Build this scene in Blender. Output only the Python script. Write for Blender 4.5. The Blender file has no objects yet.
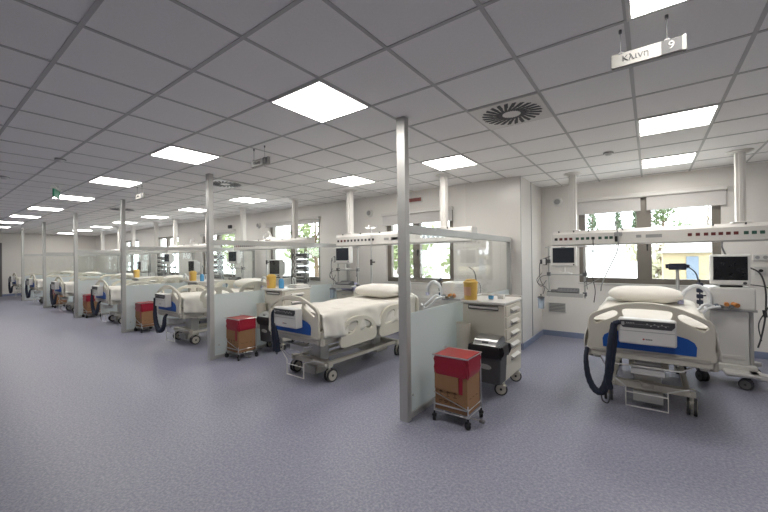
import bpy, bmesh, math, random
from mathutils import Vector, Matrix, noise
random.seed(7)
PI = math.pi
sc = bpy.context.scene
col = sc.collection

# ------------------------------------------------------------ camera
CAMZ = 1.509
cam_d = bpy.data.cameras.new('camera'); cam = bpy.data.objects.new('camera', cam_d); col.objects.link(cam)
cam_d.sensor_width = 36; cam_d.lens = 357.75 / 768 * 36; cam_d.clip_start = .05; cam_d.clip_end = 300
yaw, pitch, roll = .6385, .0047, -.0119
r0 = Vector((math.cos(yaw), math.sin(yaw), 0)); f0 = Vector((-math.sin(yaw), math.cos(yaw), 0)); u0 = Vector((0, 0, 1))
f2 = f0*math.cos(pitch) + u0*math.sin(pitch); u2 = u0*math.cos(pitch) - f0*math.sin(pitch)
r3 = r0*math.cos(roll) + u2*math.sin(roll); u3 = u2*math.cos(roll) - r0*math.sin(roll)
R3 = Matrix((r3, u3, -f2)).transposed()
cam.matrix_world = Matrix.Translation((0, 0, CAMZ)) @ R3.to_4x4()
sc.camera = cam

# ------------------------------------------------------------ world, sun, exposure
sc.view_settings.view_transform = 'Standard'; sc.view_settings.look = 'None'
sc.view_settings.gamma = 1; sc.view_settings.use_curve_mapping = False
sc.view_settings.exposure = 0.0
LIGHT = 21.5      # ceiling lamp emission
w = bpy.data.worlds.new('sky'); sc.world = w; w.use_nodes = True
bg = w.node_tree.nodes['Background']; bg.inputs[0].default_value = (.90, .95, 1, 1); bg.inputs[1].default_value = 6.5
sc.cycles.max_bounces = 14; sc.cycles.diffuse_bounces = 8; sc.cycles.transparent_max_bounces = 24; sc.cycles.sample_clamp_indirect = 12

# ------------------------------------------------------------ materials
MT = {}
def mat(name, c, rough=.5, metal=0, nz=.0, nscale=20, spec=.5, emit=None, es=0, bump=0, bscale=40, coat=0):
    m = bpy.data.materials.new(name); m.use_nodes = True; nt = m.node_tree; b = nt.nodes['Principled BSDF']
    b.inputs['Base Color'].default_value = (*c, 1); b.inputs['Roughness'].default_value = rough
    b.inputs['Metallic'].default_value = metal; b.inputs['Specular IOR Level'].default_value = spec
    if coat: b.inputs['Coat Weight'].default_value = coat
    tc = nt.nodes.new('ShaderNodeTexCoord')
    if nz:
        n = nt.nodes.new('ShaderNodeTexNoise'); n.inputs['Scale'].default_value = nscale; n.inputs['Detail'].default_value = 4
        nt.links.new(tc.outputs['Object'], n.inputs['Vector'])
        mx = nt.nodes.new('ShaderNodeMix'); mx.data_type = 'RGBA'
        mx.inputs[6].default_value = (*[x*(1-nz) for x in c], 1); mx.inputs[7].default_value = (*[min(1, x*(1+nz)) for x in c], 1)
        nt.links.new(n.outputs['Fac'], mx.inputs[0]); nt.links.new(mx.outputs[2], b.inputs['Base Color'])
    if bump:
        n2 = nt.nodes.new('ShaderNodeTexNoise'); n2.inputs['Scale'].default_value = bscale
        nt.links.new(tc.outputs['Object'], n2.inputs['Vector'])
        bp = nt.nodes.new('ShaderNodeBump'); bp.inputs['Strength'].default_value = bump; bp.inputs['Distance'].default_value = .01
        nt.links.new(n2.outputs['Fac'], bp.inputs['Height']); nt.links.new(bp.outputs[0], b.inputs['Normal'])
    if emit: b.inputs['Emission Color'].default_value = (*emit, 1); b.inputs['Emission Strength'].default_value = es
    MT[name] = m; return m
mat('wall', (.775, .75, .715), .38, nz=.02, nscale=3)
mat('wall_panel', (.77, .745, .71), .25, nz=.01, nscale=2)
mat('ceiling_tile', (.88, .86, .845), .9, nz=.04, nscale=60)
mat('tee', (.50, .49, .48), .6, nz=.03)
mat('alu', (.47, .47, .455), .38, metal=.25, nz=.03)
mat('steel', (.62, .62, .62), .28, metal=1, nz=.05)
mat('white', (.66, .65, .625), .4, nz=.02)
mat('paint', (.70, .68, .65), .35, nz=.02)
mat('cream', (.62, .59, .51), .42, nz=.02)
mat('cream2', (.50, .475, .41), .45, nz=.03)
mat('device', (.68, .675, .655), .35, nz=.01)
mat('sheet', (.70, .675, .62), .85, nz=.03, nscale=8, bump=.25, bscale=14)
mat('pillow', (.74, .715, .66), .85, nz=.02, nscale=8, bump=.2, bscale=18)
mat('blue', (.010, .10, .42), .4, nz=.05)
mat('black', (.015, .015, .017), .45, nz=.1)
mat('screen', (.012, .013, .016), .18, nz=.1)
mat('screen2', (.03, .035, .045), .2, nz=.1)
mat('navy', (.018, .024, .045), .75, nz=.3, nscale=60, bump=.3)
mat('dark', (.06, .06, .065), .5, nz=.1)
mat('grey', (.14, .14, .145), .5, nz=.05)
mat('midgrey', (.32, .32, .32), .5, nz=.05)
mat('rubber', (.05, .05, .052), .7, nz=.1)
mat('wheel', (.42, .42, .41), .5, nz=.05)
mat('frame', (.21, .19, .165), .45, metal=.3, nz=.05)
mat('blind', (.62, .60, .585), .8, nz=.02)
mat('redbag', (.31, .010, .03), .32, nz=.1, nscale=30)
mat('redlid', (.38, .028, .028), .35, nz=.06)
mat('card', (.30, .165, .08), .8, nz=.10, nscale=14)
mat('ink', (.12, .06, .03), .8, nz=.1)
mat('yellow', (.74, .48, .11), .4, nz=.06)
mat('yellow_lid', (.72, .42, .28), .4, nz=.06)
mat('bluebottle', (.10, .34, .60), .25, nz=.1)
mat('red', (.11, .012, .012), .5, nz=.1)
mat('green', (.02, .075, .05), .5, nz=.1)
mat('exitgreen', (.02, .14, .08), .4, emit=(.02, .35, .18), es=.12)
mat('led', (.23, .06, .045), .4, nz=.3, nscale=40)
mat('lilac', (.42, .42, .60), .7, nz=.1)
mat('hose', (.72, .74, .76), .35, nz=.03)
mat('orange', (.50, .20, .05), .5, nz=.5, nscale=60)
mat('skirt', (.22, .26, .38), .4, nz=.05)
mat('darkdoor', (.10, .09, .08), .5, nz=.1)
mat('bark', (.12, .08, .05), .9, nz=.3)
mat('leaf', (.11, .15, .06), .7, nz=.4, nscale=3)
mat('leaf2', (.20, .24, .11), .7, nz=.3, nscale=3)
mat('conifer', (.09, .12, .07), .8, nz=.4, nscale=3)
mat('outground', (.72, .71, .68), .9, nz=.06, nscale=1)
mat('outwall', (.86, .85, .82), .8, nz=.03, nscale=1)
mat('paleleaf', (.34, .33, .22), .8, nz=.2, nscale=3)
mat('lid_steel', (.42, .42, .42), .3, metal=1, nz=.05)
mat('signboard_dimmed', (.24, .235, .22), .5, nz=.02)  # white board, colour darkened to offset strong light from the close ceiling panel
mat('tanwall', (.34, .28, .17), .8, nz=.10, nscale=2)
mat('teal', (.13, .17, .22), .5, nz=.1)
mat('grass', (.20, .28, .10), .9, nz=.3, nscale=2)
mat('lamp', (.9, .9, .88), .5, emit=(1, .965, .91), es=LIGHT)

# floor: speckled vinyl
m = mat('floor', (.26, .265, .33), .42); nt = m.node_tree; b = nt.nodes['Principled BSDF']
tc = nt.nodes.new('ShaderNodeTexCoord')
n1 = nt.nodes.new('ShaderNodeTexNoise'); n1.inputs['Scale'].default_value = 55; n1.inputs['Detail'].default_value = 3; n1.inputs['Roughness'].default_value = .7
n2 = nt.nodes.new('ShaderNodeTexVoronoi'); n2.inputs['Scale'].default_value = 75
cr = nt.nodes.new('ShaderNodeValToRGB'); e = cr.color_ramp.elements
e[0].position = .38; e[0].color = (.20, .208, .28, 1); e[1].position = .62; e[1].color = (.335, .333, .402, 1)
e2 = cr.color_ramp.elements.new(.5); e2.color = (.262, .268, .348, 1)
cr2 = nt.nodes.new('ShaderNodeValToRGB'); cr2.color_ramp.elements[0].color = (.82, .82, .85, 1); cr2.color_ramp.elements[1].color = (1.08, 1.07, 1.05, 1)
mx = nt.nodes.new('ShaderNodeMix'); mx.data_type = 'RGBA'; mx.blend_type = 'MULTIPLY'; mx.inputs[0].default_value = .8
nt.links.new(tc.outputs['Object'], n1.inputs['Vector']); nt.links.new(tc.outputs['Object'], n2.inputs['Vector'])
nt.links.new(n1.outputs['Fac'], cr.inputs[0]); nt.links.new(n2.outputs['Color'], cr2.inputs[0])
nt.links.new(cr.outputs[0], mx.inputs[6]); nt.links.new(cr2.outputs[0], mx.inputs[7]); nt.links.new(mx.outputs[2], b.inputs['Base Color'])

def glassmat(name, tint, gloss=.08, diff=0, dcol=(.8, .85, .84), rough=.02):
    m = bpy.data.materials.new(name); m.use_nodes = True; nt = m.node_tree
    for n in list(nt.nodes):
        if n.type != 'OUTPUT_MATERIAL': nt.nodes.remove(n)
    out = [n for n in nt.nodes if n.type == 'OUTPUT_MATERIAL'][0]
    tr = nt.nodes.new('ShaderNodeBsdfTransparent'); tr.inputs[0].default_value = (*tint, 1)
    gl = nt.nodes.new('ShaderNodeBsdfGlossy'); gl.inputs['Roughness'].default_value = rough; gl.inputs[0].default_value = (.95, .95, .95, 1)
    lw = nt.nodes.new('ShaderNodeLayerWeight'); lw.inputs['Blend'].default_value = .5
    pw = nt.nodes.new('ShaderNodeMath'); pw.operation = 'POWER'; pw.inputs[1].default_value = 5; nt.links.new(lw.outputs['Facing'], pw.inputs[0])
    ad = nt.nodes.new('ShaderNodeMath'); ad.operation = 'MULTIPLY_ADD'; ad.inputs[1].default_value = .9; ad.inputs[2].default_value = .03; nt.links.new(pw.outputs[0], ad.inputs[0])
    ms = nt.nodes.new('ShaderNodeMixShader'); nt.links.new(ad.outputs[0], ms.inputs[0])
    nt.links.new(tr.outputs[0], ms.inputs[1]); nt.links.new(gl.outputs[0], ms.inputs[2]); last = ms
    if diff:
        df = nt.nodes.new('ShaderNodeBsdfDiffuse'); df.inputs[0].default_value = (*dcol, 1)
        tl = nt.nodes.new('ShaderNodeBsdfTranslucent'); tl.inputs[0].default_value = (*dcol, 1)
        m0 = nt.nodes.new('ShaderNodeMixShader'); m0.inputs[0].default_value = .5
        nt.links.new(df.outputs[0], m0.inputs[1]); nt.links.new(tl.outputs[0], m0.inputs[2])
        m1 = nt.nodes.new('ShaderNodeMixShader'); m1.inputs[0].default_value = diff
        nt.links.new(ms.outputs[0], m1.inputs[1]); nt.links.new(m0.outputs[0], m1.inputs[2]); last = m1
    nt.links.new(last.outputs[0], out.inputs[0]); MT[name] = m; return m
glassmat('glass', (.96, .98, .975))
glassmat('clear', (.975, .985, .98))
glassmat('frost', (.85, .93, .91), diff=.88, dcol=(.74, .785, .785), rough=.25)
glassmat('plastic', (.80, .86, .92), diff=.3, dcol=(.7, .78, .88))

# ------------------------------------------------------------ mesh builder
class MB:
    def __init__(s): s.bm = bmesh.new(); s.mi = 0; s.M = Matrix()
    def _fin(s, vs):
        fs = {f for v in vs for f in v.link_faces}
        for f in fs: f.material_index = s.mi
        return s
    def box(s, x0, x1, y0, y1, z0, z1, bev=0, rz=0, rx=0, ry=0, seg=2):
        c = Vector(((x0+x1)/2, (y0+y1)/2, (z0+z1)/2))
        g = bmesh.ops.create_cube(s.bm, size=1)['verts']
        for v in g: v.co = Vector((v.co.x*abs(x1-x0), v.co.y*abs(y1-y0), v.co.z*abs(z1-z0)))
        if bev:
            bev = min(bev, .49*min(abs(x1-x0), abs(y1-y0), abs(z1-z0)))
            es = list({e for v in g for e in v.link_edges})
            r = bmesh.ops.bevel(s.bm, geom=es, offset=bev, segments=seg, affect='EDGES', profile=.5)
            g = list({v for f in r['faces'] for v in f.verts} | {v for v in g if v.is_valid})
        R = Matrix.Rotation(rz, 4, 'Z') @ Matrix.Rotation(ry, 4, 'Y') @ Matrix.Rotation(rx, 4, 'X')
        T = s.M @ Matrix.Translation(c) @ R
        for v in g: v.co = T @ v.co
        return s._fin(g)
    def cyl(s, p0, p1, r, r2=None, seg=16):
        p0 = Vector(p0); p1 = Vector(p1); d = p1-p0
        g = bmesh.ops.create_cone(s.bm, cap_ends=True, cap_tris=False, segments=seg, radius1=r, radius2=r if r2 is None else r2, depth=d.length)['verts']
        T = s.M @ Matrix.Translation((p0+p1)/2) @ d.to_track_quat('Z', 'Y').to_matrix().to_4x4()
        for v in g: v.co = T @ v.co
        return s._fin(g)
    def tube(s, pts, r, seg=8, smooth=4, closed=False, corr=0):
        pts = [Vector(p) for p in pts]
        if smooth and len(pts) > 2:
            out = []; n = len(pts)
            for i in range(n if closed else n-1):
                a = pts[(i-1) % n] if (closed or i > 0) else pts[0]*2-pts[1]
                b_, c_ = pts[i], pts[(i+1) % n]
                d_ = pts[(i+2) % n] if (closed or i < n-2) else c_*2-b_
                for k in range(smooth):
                    t = k/smooth
                    out.append(.5*((2*b_)+(c_-a)*t+(2*a-5*b_+4*c_-d_)*t*t+(3*b_-a-3*c_+d_)*t**3))
            if not closed: out.append(pts[-1])
            pts = out
        n = len(pts); rings = []; up = Vector((0, 0, 1)); prev = None
        for i, p_ in enumerate(pts):
            t = (pts[(i+1) % n]-pts[i-1]) if closed else (pts[min(i+1, n-1)]-pts[max(i-1, 0)])
            t.normalize()
            if prev is None:
                a = t.cross(up if abs(t.z) < .9 else Vector((1, 0, 0))).normalized()
            else: a = (prev-t*prev.dot(t)).normalized()
            prev = a; b_ = t.cross(a)
            rr = (r if not callable(r) else r(i/(n-1))) * (1+corr*(i % 2))
            rings.append([s.bm.verts.new(s.M @ (p_+(a*math.cos(2*PI*k/seg)+b_*math.sin(2*PI*k/seg))*rr)) for k in range(seg)])
        fs = []
        for i in range(n if closed else n-1):
            A, B = rings[i], rings[(i+1) % n]
            for k in range(seg): fs.append(s.bm.faces.new((A[k], A[(k+1) % seg], B[(k+1) % seg], B[k])))
        if not closed: fs += [s.bm.faces.new(rings[0][::-1]), s.bm.faces.new(rings[-1])]
        for f in fs: f.material_index = s.mi
        return s
    def lathe(s, prof, c=(0, 0, 0), seg=24, sx=1, sy=1):
        rings = []
        for (r, z) in prof:
            rings.append([s.bm.verts.new(s.M @ Vector((c[0]+r*sx*math.cos(2*PI*k/seg), c[1]+r*sy*math.sin(2*PI*k/seg), c[2]+z))) for k in range(seg)])
        for A, B in zip(rings, rings[1:]):
            for k in range(seg):
                f = s.bm.faces.new((A[k], A[(k+1) % seg], B[(k+1) % seg], B[k])); f.material_index = s.mi
        for q, rg in ((0, rings[0][::-1]), (1, rings[-1])):
            f = s.bm.faces.new(rg); f.material_index = s.mi
        return s
    def prism(s, poly, axis, a, b, taper=1):
        # poly: 2D points; axis 'x': (y,z) ; 'y': (x,z) ; 'z': (x,y)
        def P(q, t):
            return Vector({'x': (t, q[0], q[1]), 'y': (q[0], t, q[1]), 'z': (q[0], q[1], t)}[axis])
        A = [s.bm.verts.new(s.M @ P(q, a)) for q in poly]; B = [s.bm.verts.new(s.M @ P(q, b)) for q in poly]
        n = len(poly); fs = [s.bm.faces.new(A), s.bm.faces.new(B[::-1])]
        for i in range(n): fs.append(s.bm.faces.new((A[i], B[i], B[(i+1) % n], A[(i+1) % n])))
        for f in fs: f.material_index = s.mi
        return s
    def plate(s, outer, holes, axis, c, t, bev=.006):
        # solid plate with holes from 2D outlines
        cu = bpy.data.curves.new('tmp', 'CURVE'); cu.dimensions = '2D'; cu.fill_mode = 'BOTH'
        cu.extrude = max(t/2-bev, .0005); cu.bevel_depth = bev; cu.bevel_resolution = 1; cu.offset = -bev
        for poly in [outer]+list(holes):
            sp = cu.splines.new('POLY'); sp.points.add(len(poly)-1); sp.use_cyclic_u = True
            for p_, q in zip(sp.points, poly): p_.co = (q[0], q[1], 0, 1)
        ob = bpy.data.objects.new('tmp', cu); col.objects.link(ob); dg = bpy.context.evaluated_depsgraph_get(); dg.update()
        me = bpy.data.meshes.new_from_object(ob.evaluated_get(dg)); bpy.data.objects.remove(ob); bpy.data.curves.remove(cu)
        if axis == 'y': T = Matrix(((1, 0, 0, 0), (0, 0, -1, c), (0, 1, 0, 0), (0, 0, 0, 1)))
        elif axis == 'x': T = Matrix(((0, 0, 1, c), (1, 0, 0, 0), (0, 1, 0, 0), (0, 0, 0, 1)))
        else: T = Matrix.Translation((0, 0, c))
        me.transform(s.M @ T); n0 = len(s.bm.faces); s.bm.from_mesh(me); bpy.data.meshes.remove(me)
        s.bm.faces.ensure_lookup_table()
        for f in s.bm.faces[n0:]: f.material_index = s.mi
        return s
    def build(s, name, mats, parent=None, ang=38, keep_normals=False):
        bm = s.bm
        if not keep_normals: bmesh.ops.recalc_face_normals(bm, faces=bm.faces)
        for f in bm.faces: f.smooth = True
        for e_ in bm.edges:
            if len(e_.link_faces) == 2: e_.smooth = e_.calc_face_angle(0) < math.radians(ang)
        me = bpy.data.meshes.new(name); bm.to_mesh(me); bm.free()
        for mm in (mats if isinstance(mats, (list, tuple)) else [mats]): me.materials.append(MT[mm])
        o = bpy.data.objects.new(name, me); col.objects.link(o)
        if parent: o.parent = parent
        if not keep_normals:
            md = o.modifiers.new('weighted', 'WEIGHTED_NORMAL'); md.mode = 'FACE_AREA'; md.keep_sharp = True; md.weight = 80
        return o
def rr(x0, x1, z0, z1, r, n=5):
    pts = []
    for cx, cz, a in ((x1-r, z0+r, -PI/2), (x1-r, z1-r, 0), (x0+r, z1-r, PI/2), (x0+r, z0+r, PI)):
        for k in range(n+1): t = a+PI/2*k/n; pts.append((cx+r*math.cos(t), cz+r*math.sin(t)))
    return pts
def smoothpoly(pts, k=5):
    out = []; n = len(pts); P = [Vector(p_) for p_ in pts]
    for i in range(n):
        a, b_, c_, d_ = P[i-1], P[i], P[(i+1) % n], P[(i+2) % n]
        for j in range(k):
            t = j/k; v = .5*((2*b_)+(c_-a)*t+(2*a-5*b_+4*c_-d_)*t*t+(3*b_-a-3*c_+d_)*t**3); out.append((v.x, v.y))
    return out
def tag(o, label=None, cat=None, group=None, kind=None):
    if label: o['label'] = label
    if cat: o['category'] = cat
    if group: o['group'] = group
    if kind: o['kind'] = kind
    return o
def empty(name, loc=(0, 0, 0), rz=0):
    o = bpy.data.objects.new(name, None); o.empty_display_size = .1; col.objects.link(o); o.location = loc; o.rotation_euler = (0, 0, rz); return o
def copy_tree(o, parent=None):
    c = o.copy(); col.objects.link(c); c.parent = parent
    for ch in list(o.children): copy_tree(ch, c)
    return c
def place(proto, loc, rz, label, cat, group=None):
    """first use moves the prototype, later uses copy it"""
    if proto.get('used') is None: o = proto; proto['used'] = 1
    else: o = copy_tree(proto)
    o.location = loc; o.rotation_euler = (0, 0, rz); tag(o, label, cat, group); return o
def text(name, s, size, mt, parent, M, ext=.0015, align='CENTER', xs=1):
    cu = bpy.data.curves.new(name, 'FONT'); cu.body = s; cu.size = size; cu.extrude = ext; cu.align_x = align; cu.align_y = 'CENTER'
    ob = bpy.data.objects.new('tmp', cu); col.objects.link(ob); dg = bpy.context.evaluated_depsgraph_get(); dg.update()
    me = bpy.data.meshes.new_from_object(ob.evaluated_get(dg)); bpy.data.objects.remove(ob); bpy.data.curves.remove(cu)
    me.transform(M @ Matrix.Scale(xs, 4, (1, 0, 0))); me.materials.clear(); me.materials.append(MT[mt])
    o = bpy.data.objects.new(name, me); col.objects.link(o); o.parent = parent; return o
FACE_Y = Matrix(((1, 0, 0, 0), (0, 0, -1, 0), (0, 1, 0, 0), (0, 0, 0, 1)))   # text lying in xy -> facing -y

# ------------------------------------------------------------ room shell
H = 2.803
XW, XE, YS = -22.9, 3.6, -4.2
YA, YB, XP = 5.95, 7.32, -1.66      # ward window wall, alcove window wall, corner
def struct(name, mb, m_, **k):
    o = mb.build(name, m_, **k); o['kind'] = 'structure'; return o
struct('floor', MB().box(XW-.3, XE+.3, YS-.3, YB+.3, -.1, 0), 'floor')
struct('ceiling', MB().box(XW-.3, XE+.3, YS-.3, YB+.3, H, H+.12), 'ceiling_tile')
g = MB(); TX, TY = -2.487, .588
i = math.ceil((XW-TX)/.6)
while TX+.6*i < XE:
    x = TX+.6*i; g.box(x-.012, x+.012, YS, (YA if x < XP else YB), H-.004, H+.01); i += 1
j = math.ceil((YS-TY)/.6)
while TY+.6*j < YB:
    y = TY+.6*j; g.box(XW, XE, y-.012, y+.012, H-.0045, H+.01) if y < YA else g.box(XP, XE, y-.012, y+.012, H-.0045, H+.01); j += 1
struct('trim_1', g, 'tee')

def wall_y(name, y, x0, x1, wins, t=.25, m_='wall'):
    b_ = MB(); x = x0
    for (a, b2, z0, z1) in sorted(wins):
        b_.box(x, a, y, y+t, 0, H); b_.box(a, b2, y, y+t, 0, z0); b_.box(a, b2, y, y+t, z1, H); x = b2
    b_.box(x, x1, y, y+t, 0, H); return struct(name, b_, m_)
W0 = (-1.03, .87, 1.02, 2.50)
WS = [(-4.36, -2.85, 1.02, 2.42), (-8.30, -6.32, .97, 2.46), (-11.95, -9.97, .97, 2.40), (-15.6, -13.65, .97, 2.40), (-19.2, -17.3, .97, 2.40)]
wall_y('wall_north', YA, XW, XP-.0, WS)
wall_y('wall_alcove', YB, XP-.25, XE, [W0])
struct('wall_pillar', MB().box(XP-.25, XP, YA+.25, YB, 0, H).box(XP-.012, XP+.004, YA-.004, YA+.5, .1, H-.001), 'wall_panel')
struct('wall_west', MB().box(XW-.25, XW, YS, YA+.25, 0, H), 'wall')
struct('wall_east', MB().box(XE, XE+.25, YS, YB+.25, 0, H), 'wall')
struct('wall_south', MB().box(XW, XE, YS-.25, YS, 0, H), 'wall')
# glossy wall cladding on the face left of the corner
struct('trim_2', MB().box(-2.60, XP+.004, YA-.012, YA, .1, H-.002, .002), 'wall_panel')
struct('baseboard_north', MB().box(XW, XP, YA-.02, YA, 0, .1, .004), 'skirt')
struct('baseboard_alcove', MB().box(XP, XE, YB-.012, YB, 0, .1, .004), 'skirt')
struct('baseboard_pillar', MB().box(XP, XP+.014, YA, YB-.012, 0, .1, .004), 'skirt')
struct('baseboard_west', MB().box(XW, XW+.012, YS, YA, 0, .1, .004), 'skirt')
# narrow grey joint lines on cladding
struct('trim_3', MB().box(XP+.0, XP+.008, YA+.62, YA+.632, .1, H).box(XP, XP+.006, YA-.013, YA+.0, .1, H), 'midgrey')

def window(n, y, x0, x1, z0, z1, mull, mw, t=.10):
    root = empty('window_%d' % n, ((x0+x1)/2, y, z0)); root['kind'] = 'structure'
    fr = MB(); cx = (x0+x1)/2; a, b_ = x0-cx, x1-cx; h = z1-z0; m0 = mull-cx
    Y0, Y1 = .05, .13
    fr.box(a, a+t, Y0, Y1, 0, h, .004).box(b_-t, b_, Y0, Y1, 0, h, .004).box(a+t, b_-t, Y0, Y1, 0, t*.9, .004).box(a+t, b_-t, Y0, Y1, h-t*.6, h, .004)
    fr.box(m0-mw/2, m0+mw/2, Y0-.01, Y1, t*.9, h-t*.6, .004)
    fr.build('window_frame', 'frame', root)
    MB().box(a+t, m0-mw/2, .088, .094, t*.9, h-t*.6).build('pane', 'glass', root)
    MB().box(m0+mw/2, b_-t, .088, .094, t*.9, h-t*.6).build('pane', 'glass', root)
    MB().box(a-.02, b_+.02, -.015, .05, -.03, 0, .006).build('window_sill', 'white', root)
    hd = MB().box(m0+.03, m0+.055, .01, .04, h*.42, h*.42+.05, .004).box(m0+.033, m0+.052, -.005, .012, h*.42-.07, h*.42+.03, .005)
    hd.build('window_handle', 'black', root)
    return root
window(1, YB, *W0, -.07, .20)
for k, q in enumerate(WS): window(k+2, YA, *q, (q[0]+q[1])/2-.05, .16)

# door in the far wall
d = empty('door_1', (XW, 2.0, 0)); d['kind'] = 'structure'
MB().box(0, .03, -.5, .56, 0, 2.30, .004).build('door_leaf', 'darkdoor', d)
MB().box(0, .05, .56, .62, 0, 2.36, .004).box(0, .05, -.56, -.5, 0, 2.36, .004).box(0, .05, -.56, .62, 2.30, 2.36, .004).build('door_frame', 'grey', d)
MB().cyl((.03, .45, 1.02), (.08, .45, 1.02), .01).box(.07, .085, .34, .46, 1.01, 1.03, .004).build('door_handle', 'steel', d)

# ------------------------------------------------------------ outside
def facade(root, zb=-.6):
    pass
tag(MB().box(-60, 40, 7.7, 70, -.75, -.6).build('paved_yard', 'outground'), kind='structure')
def tree(loc, h, r, kind, label, n=900):
    t = empty('tree', loc); tag(t, label, 'tree', None)
    rnd = random.Random(int(loc[0]*31+loc[1]*7))
    tr = MB(); tr.tube([(0, 0, 0), (.05*r, 0, h*.3), (-.03*r, .04, h*.6), (0, 0, h*.9)], lambda q: .14*(1-q*.8)+.01, 8)
    if kind != 'conifer':
        for q in range(7):
            a = q*2.4; zz = h*(.35+.06*q); tr.tube([(0, 0, zz), (math.cos(a)*r*.4, math.sin(a)*r*.4, zz+h*.1), (math.cos(a)*r*.75, math.sin(a)*r*.75, zz+h*.14)], lambda q_: .05*(1-q_*.7), 6, 3)
    tr.build('trunk', 'bark', t)
    lf = MB(); bm = lf.bm
    cl = [(Vector((rnd.uniform(-1, 1)*r*.75, rnd.uniform(-1, 1)*r*.75, h*rnd.uniform(.42, .92))), r*rnd.uniform(.28, .5)) for _ in range(16)]
    for _ in range(n):
        if kind == 'conifer':
            q = rnd.random(); z = h*(.12+.88*q); rad = r*(1-q)**.8*(.35+.65*rnd.random()); a = rnd.random()*2*PI
            c = Vector((math.cos(a)*rad, math.sin(a)*rad, z)); s_ = .16
        else:
            cc, rad = rnd.choice(cl); v = Vector((rnd.gauss(0, 1), rnd.gauss(0, 1), rnd.gauss(0, .8))).normalized()*rad*rnd.random()**.4
            c = cc+v; s_ = .15
        s_ *= rnd.uniform(.6, 1.3)
        a = Vector((rnd.gauss(0, 1), rnd.gauss(0, 1), rnd.gauss(0, 1))).normalized(); b_ = a.orthogonal().normalized()
        vs = [bm.verts.new(c+a*s_), bm.verts.new(c+b_*s_*.5), bm.verts.new(c-a*s_), bm.verts.new(c-b_*s_*.5)]
        bm.faces.new(vs)
    lf.build('foliage', {'conifer': 'conifer', 'light': 'leaf2', 'pale': 'paleleaf'}.get(kind, 'leaf'), t, keep_normals=True)
tree((-4.2, 38, -.6), 7.2, 1.0, 'conifer', 'small dark conifer in the left pane of the wide window, leftmost of the trees there', 700)
tree((-2.2, 38, -.6), 7.3, .65, 'conifer', 'slim dark cypress in the left pane of the wide window', 800)
tree((-.95, 40, -.6), 7.2, .8, 'conifer', 'dark conifer just left of the mullion of the wide window', 700)
tree((1.0, 38, -.6), 7.4, 1.7, 'broad', 'bushy tree seen in the right pane of the wide window beside the mullion', 900)
tree((4.4, 44, -.6), 7.4, 2.4, 'pale', 'pale loose tree at the right edge of the wide right-hand window', 500)
tree((.3, 15.4, -.6), 2.7, .9, 'pale', 'pale low shrub tree below the right pane of the wide window', 260)
tree((-8.0, 12.2, -.6), 3.4, 1.1, 'light', 'pale green tree outside the window of the second bay', 600)
tree((-4.2, 11.8, -.6), 3.6, 1.3, 'light', 'bright green tree outside the second bay window, seen through the nearest glass partition', 1300)
tree((-13.6, 12.5, -.6), 4.4, 1.5, 'light', 'leafy green tree in the right pane of the third bay window', 700)
tree((-20.4, 12.5, -.6), 4.2, 1.6, 'light', 'green tree outside the fourth bay window', 600)
tree((-25.5, 13, -.6), 4.6, 2.0, 'light', 'pale green tree outside the farther left windows', 500)
bd = empty('kiosk', (1.7, 11.6, -.6)); tag(bd, 'low tan building with a blue panel outside the wide right-hand window', 'building')
MB().box(-1.42, .7, 0, 1.6, 0, 2.14, .01).build('wall', 'tanwall', bd)
MB().box(-1.5, .8, -.12, 1.7, 2.14, 2.2, .01).build('roof', 'midgrey', bd)
MB().box(-.97, -.74, -.03, .005, 1.2, 2.05, .005).build('blue_panel', 'teal', bd)
pb = empty('apartment_building', (-9, 26, -.6)); tag(pb, 'long white building beyond the trees outside the windows', 'building')
MB().box(-34, 18, 0, 8, 0, 3.4).build('wall', 'outwall', pb)
MB().box(-34.2, 18.2, -.2, 8.2, 3.4, 3.55).build('roof', 'outwall', pb)

# ------------------------------------------------------------ ceiling lights and fittings
cl = empty('ceiling_light')
fm = MB()
fm.box(-.298, .298, -.298, -.275, -.008, 0, .002).box(-.298, .298, .275, .298, -.008, 0, .002).box(-.298, -.275, -.275, .275, -.008, 0, .002).box(.275, .298, -.275, .275, -.008, 0, .002)
fm.build('lamp_frame', 'white', cl); MB().box(-.275, .275, -.275, .275, -.006, -.002).build('diffuser', 'lamp', cl)
ordn = ['nearest', 'second', 'third', 'fourth', 'fifth', 'sixth', 'seventh', 'eighth']
def lightat(i, j, label):
    place(cl, (TX+.6*i+.3, TY+.6*j+.3, H-.0045), 0, label, 'ceiling light', 'square ceiling light panels')
lightat(4, 2, 'square ceiling light panel directly above the hanging bed nine sign')
for n_, i in enumerate([0, -4, -8, -12, -16, -20, -24, -28]):
    lightat(i, 2, f'square aisle ceiling light, {ordn[n_]} leftwards from the nearest partition post')
lightat(4, 6, 'long-looking ceiling light panel over the right-hand bed, nearer of its two')
lightat(4, 9, 'ceiling light panel by the wide window, farther of the two over the right bed')
for n_, i in enumerate([0, -3, -8, -12, -16, -20, -24, -28, -32]):
    lightat(i, 6, f'ceiling light over the beds, {ordn[n_] if n_ < 8 else "farthest"} leftwards from the nearest partition post')

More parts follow.
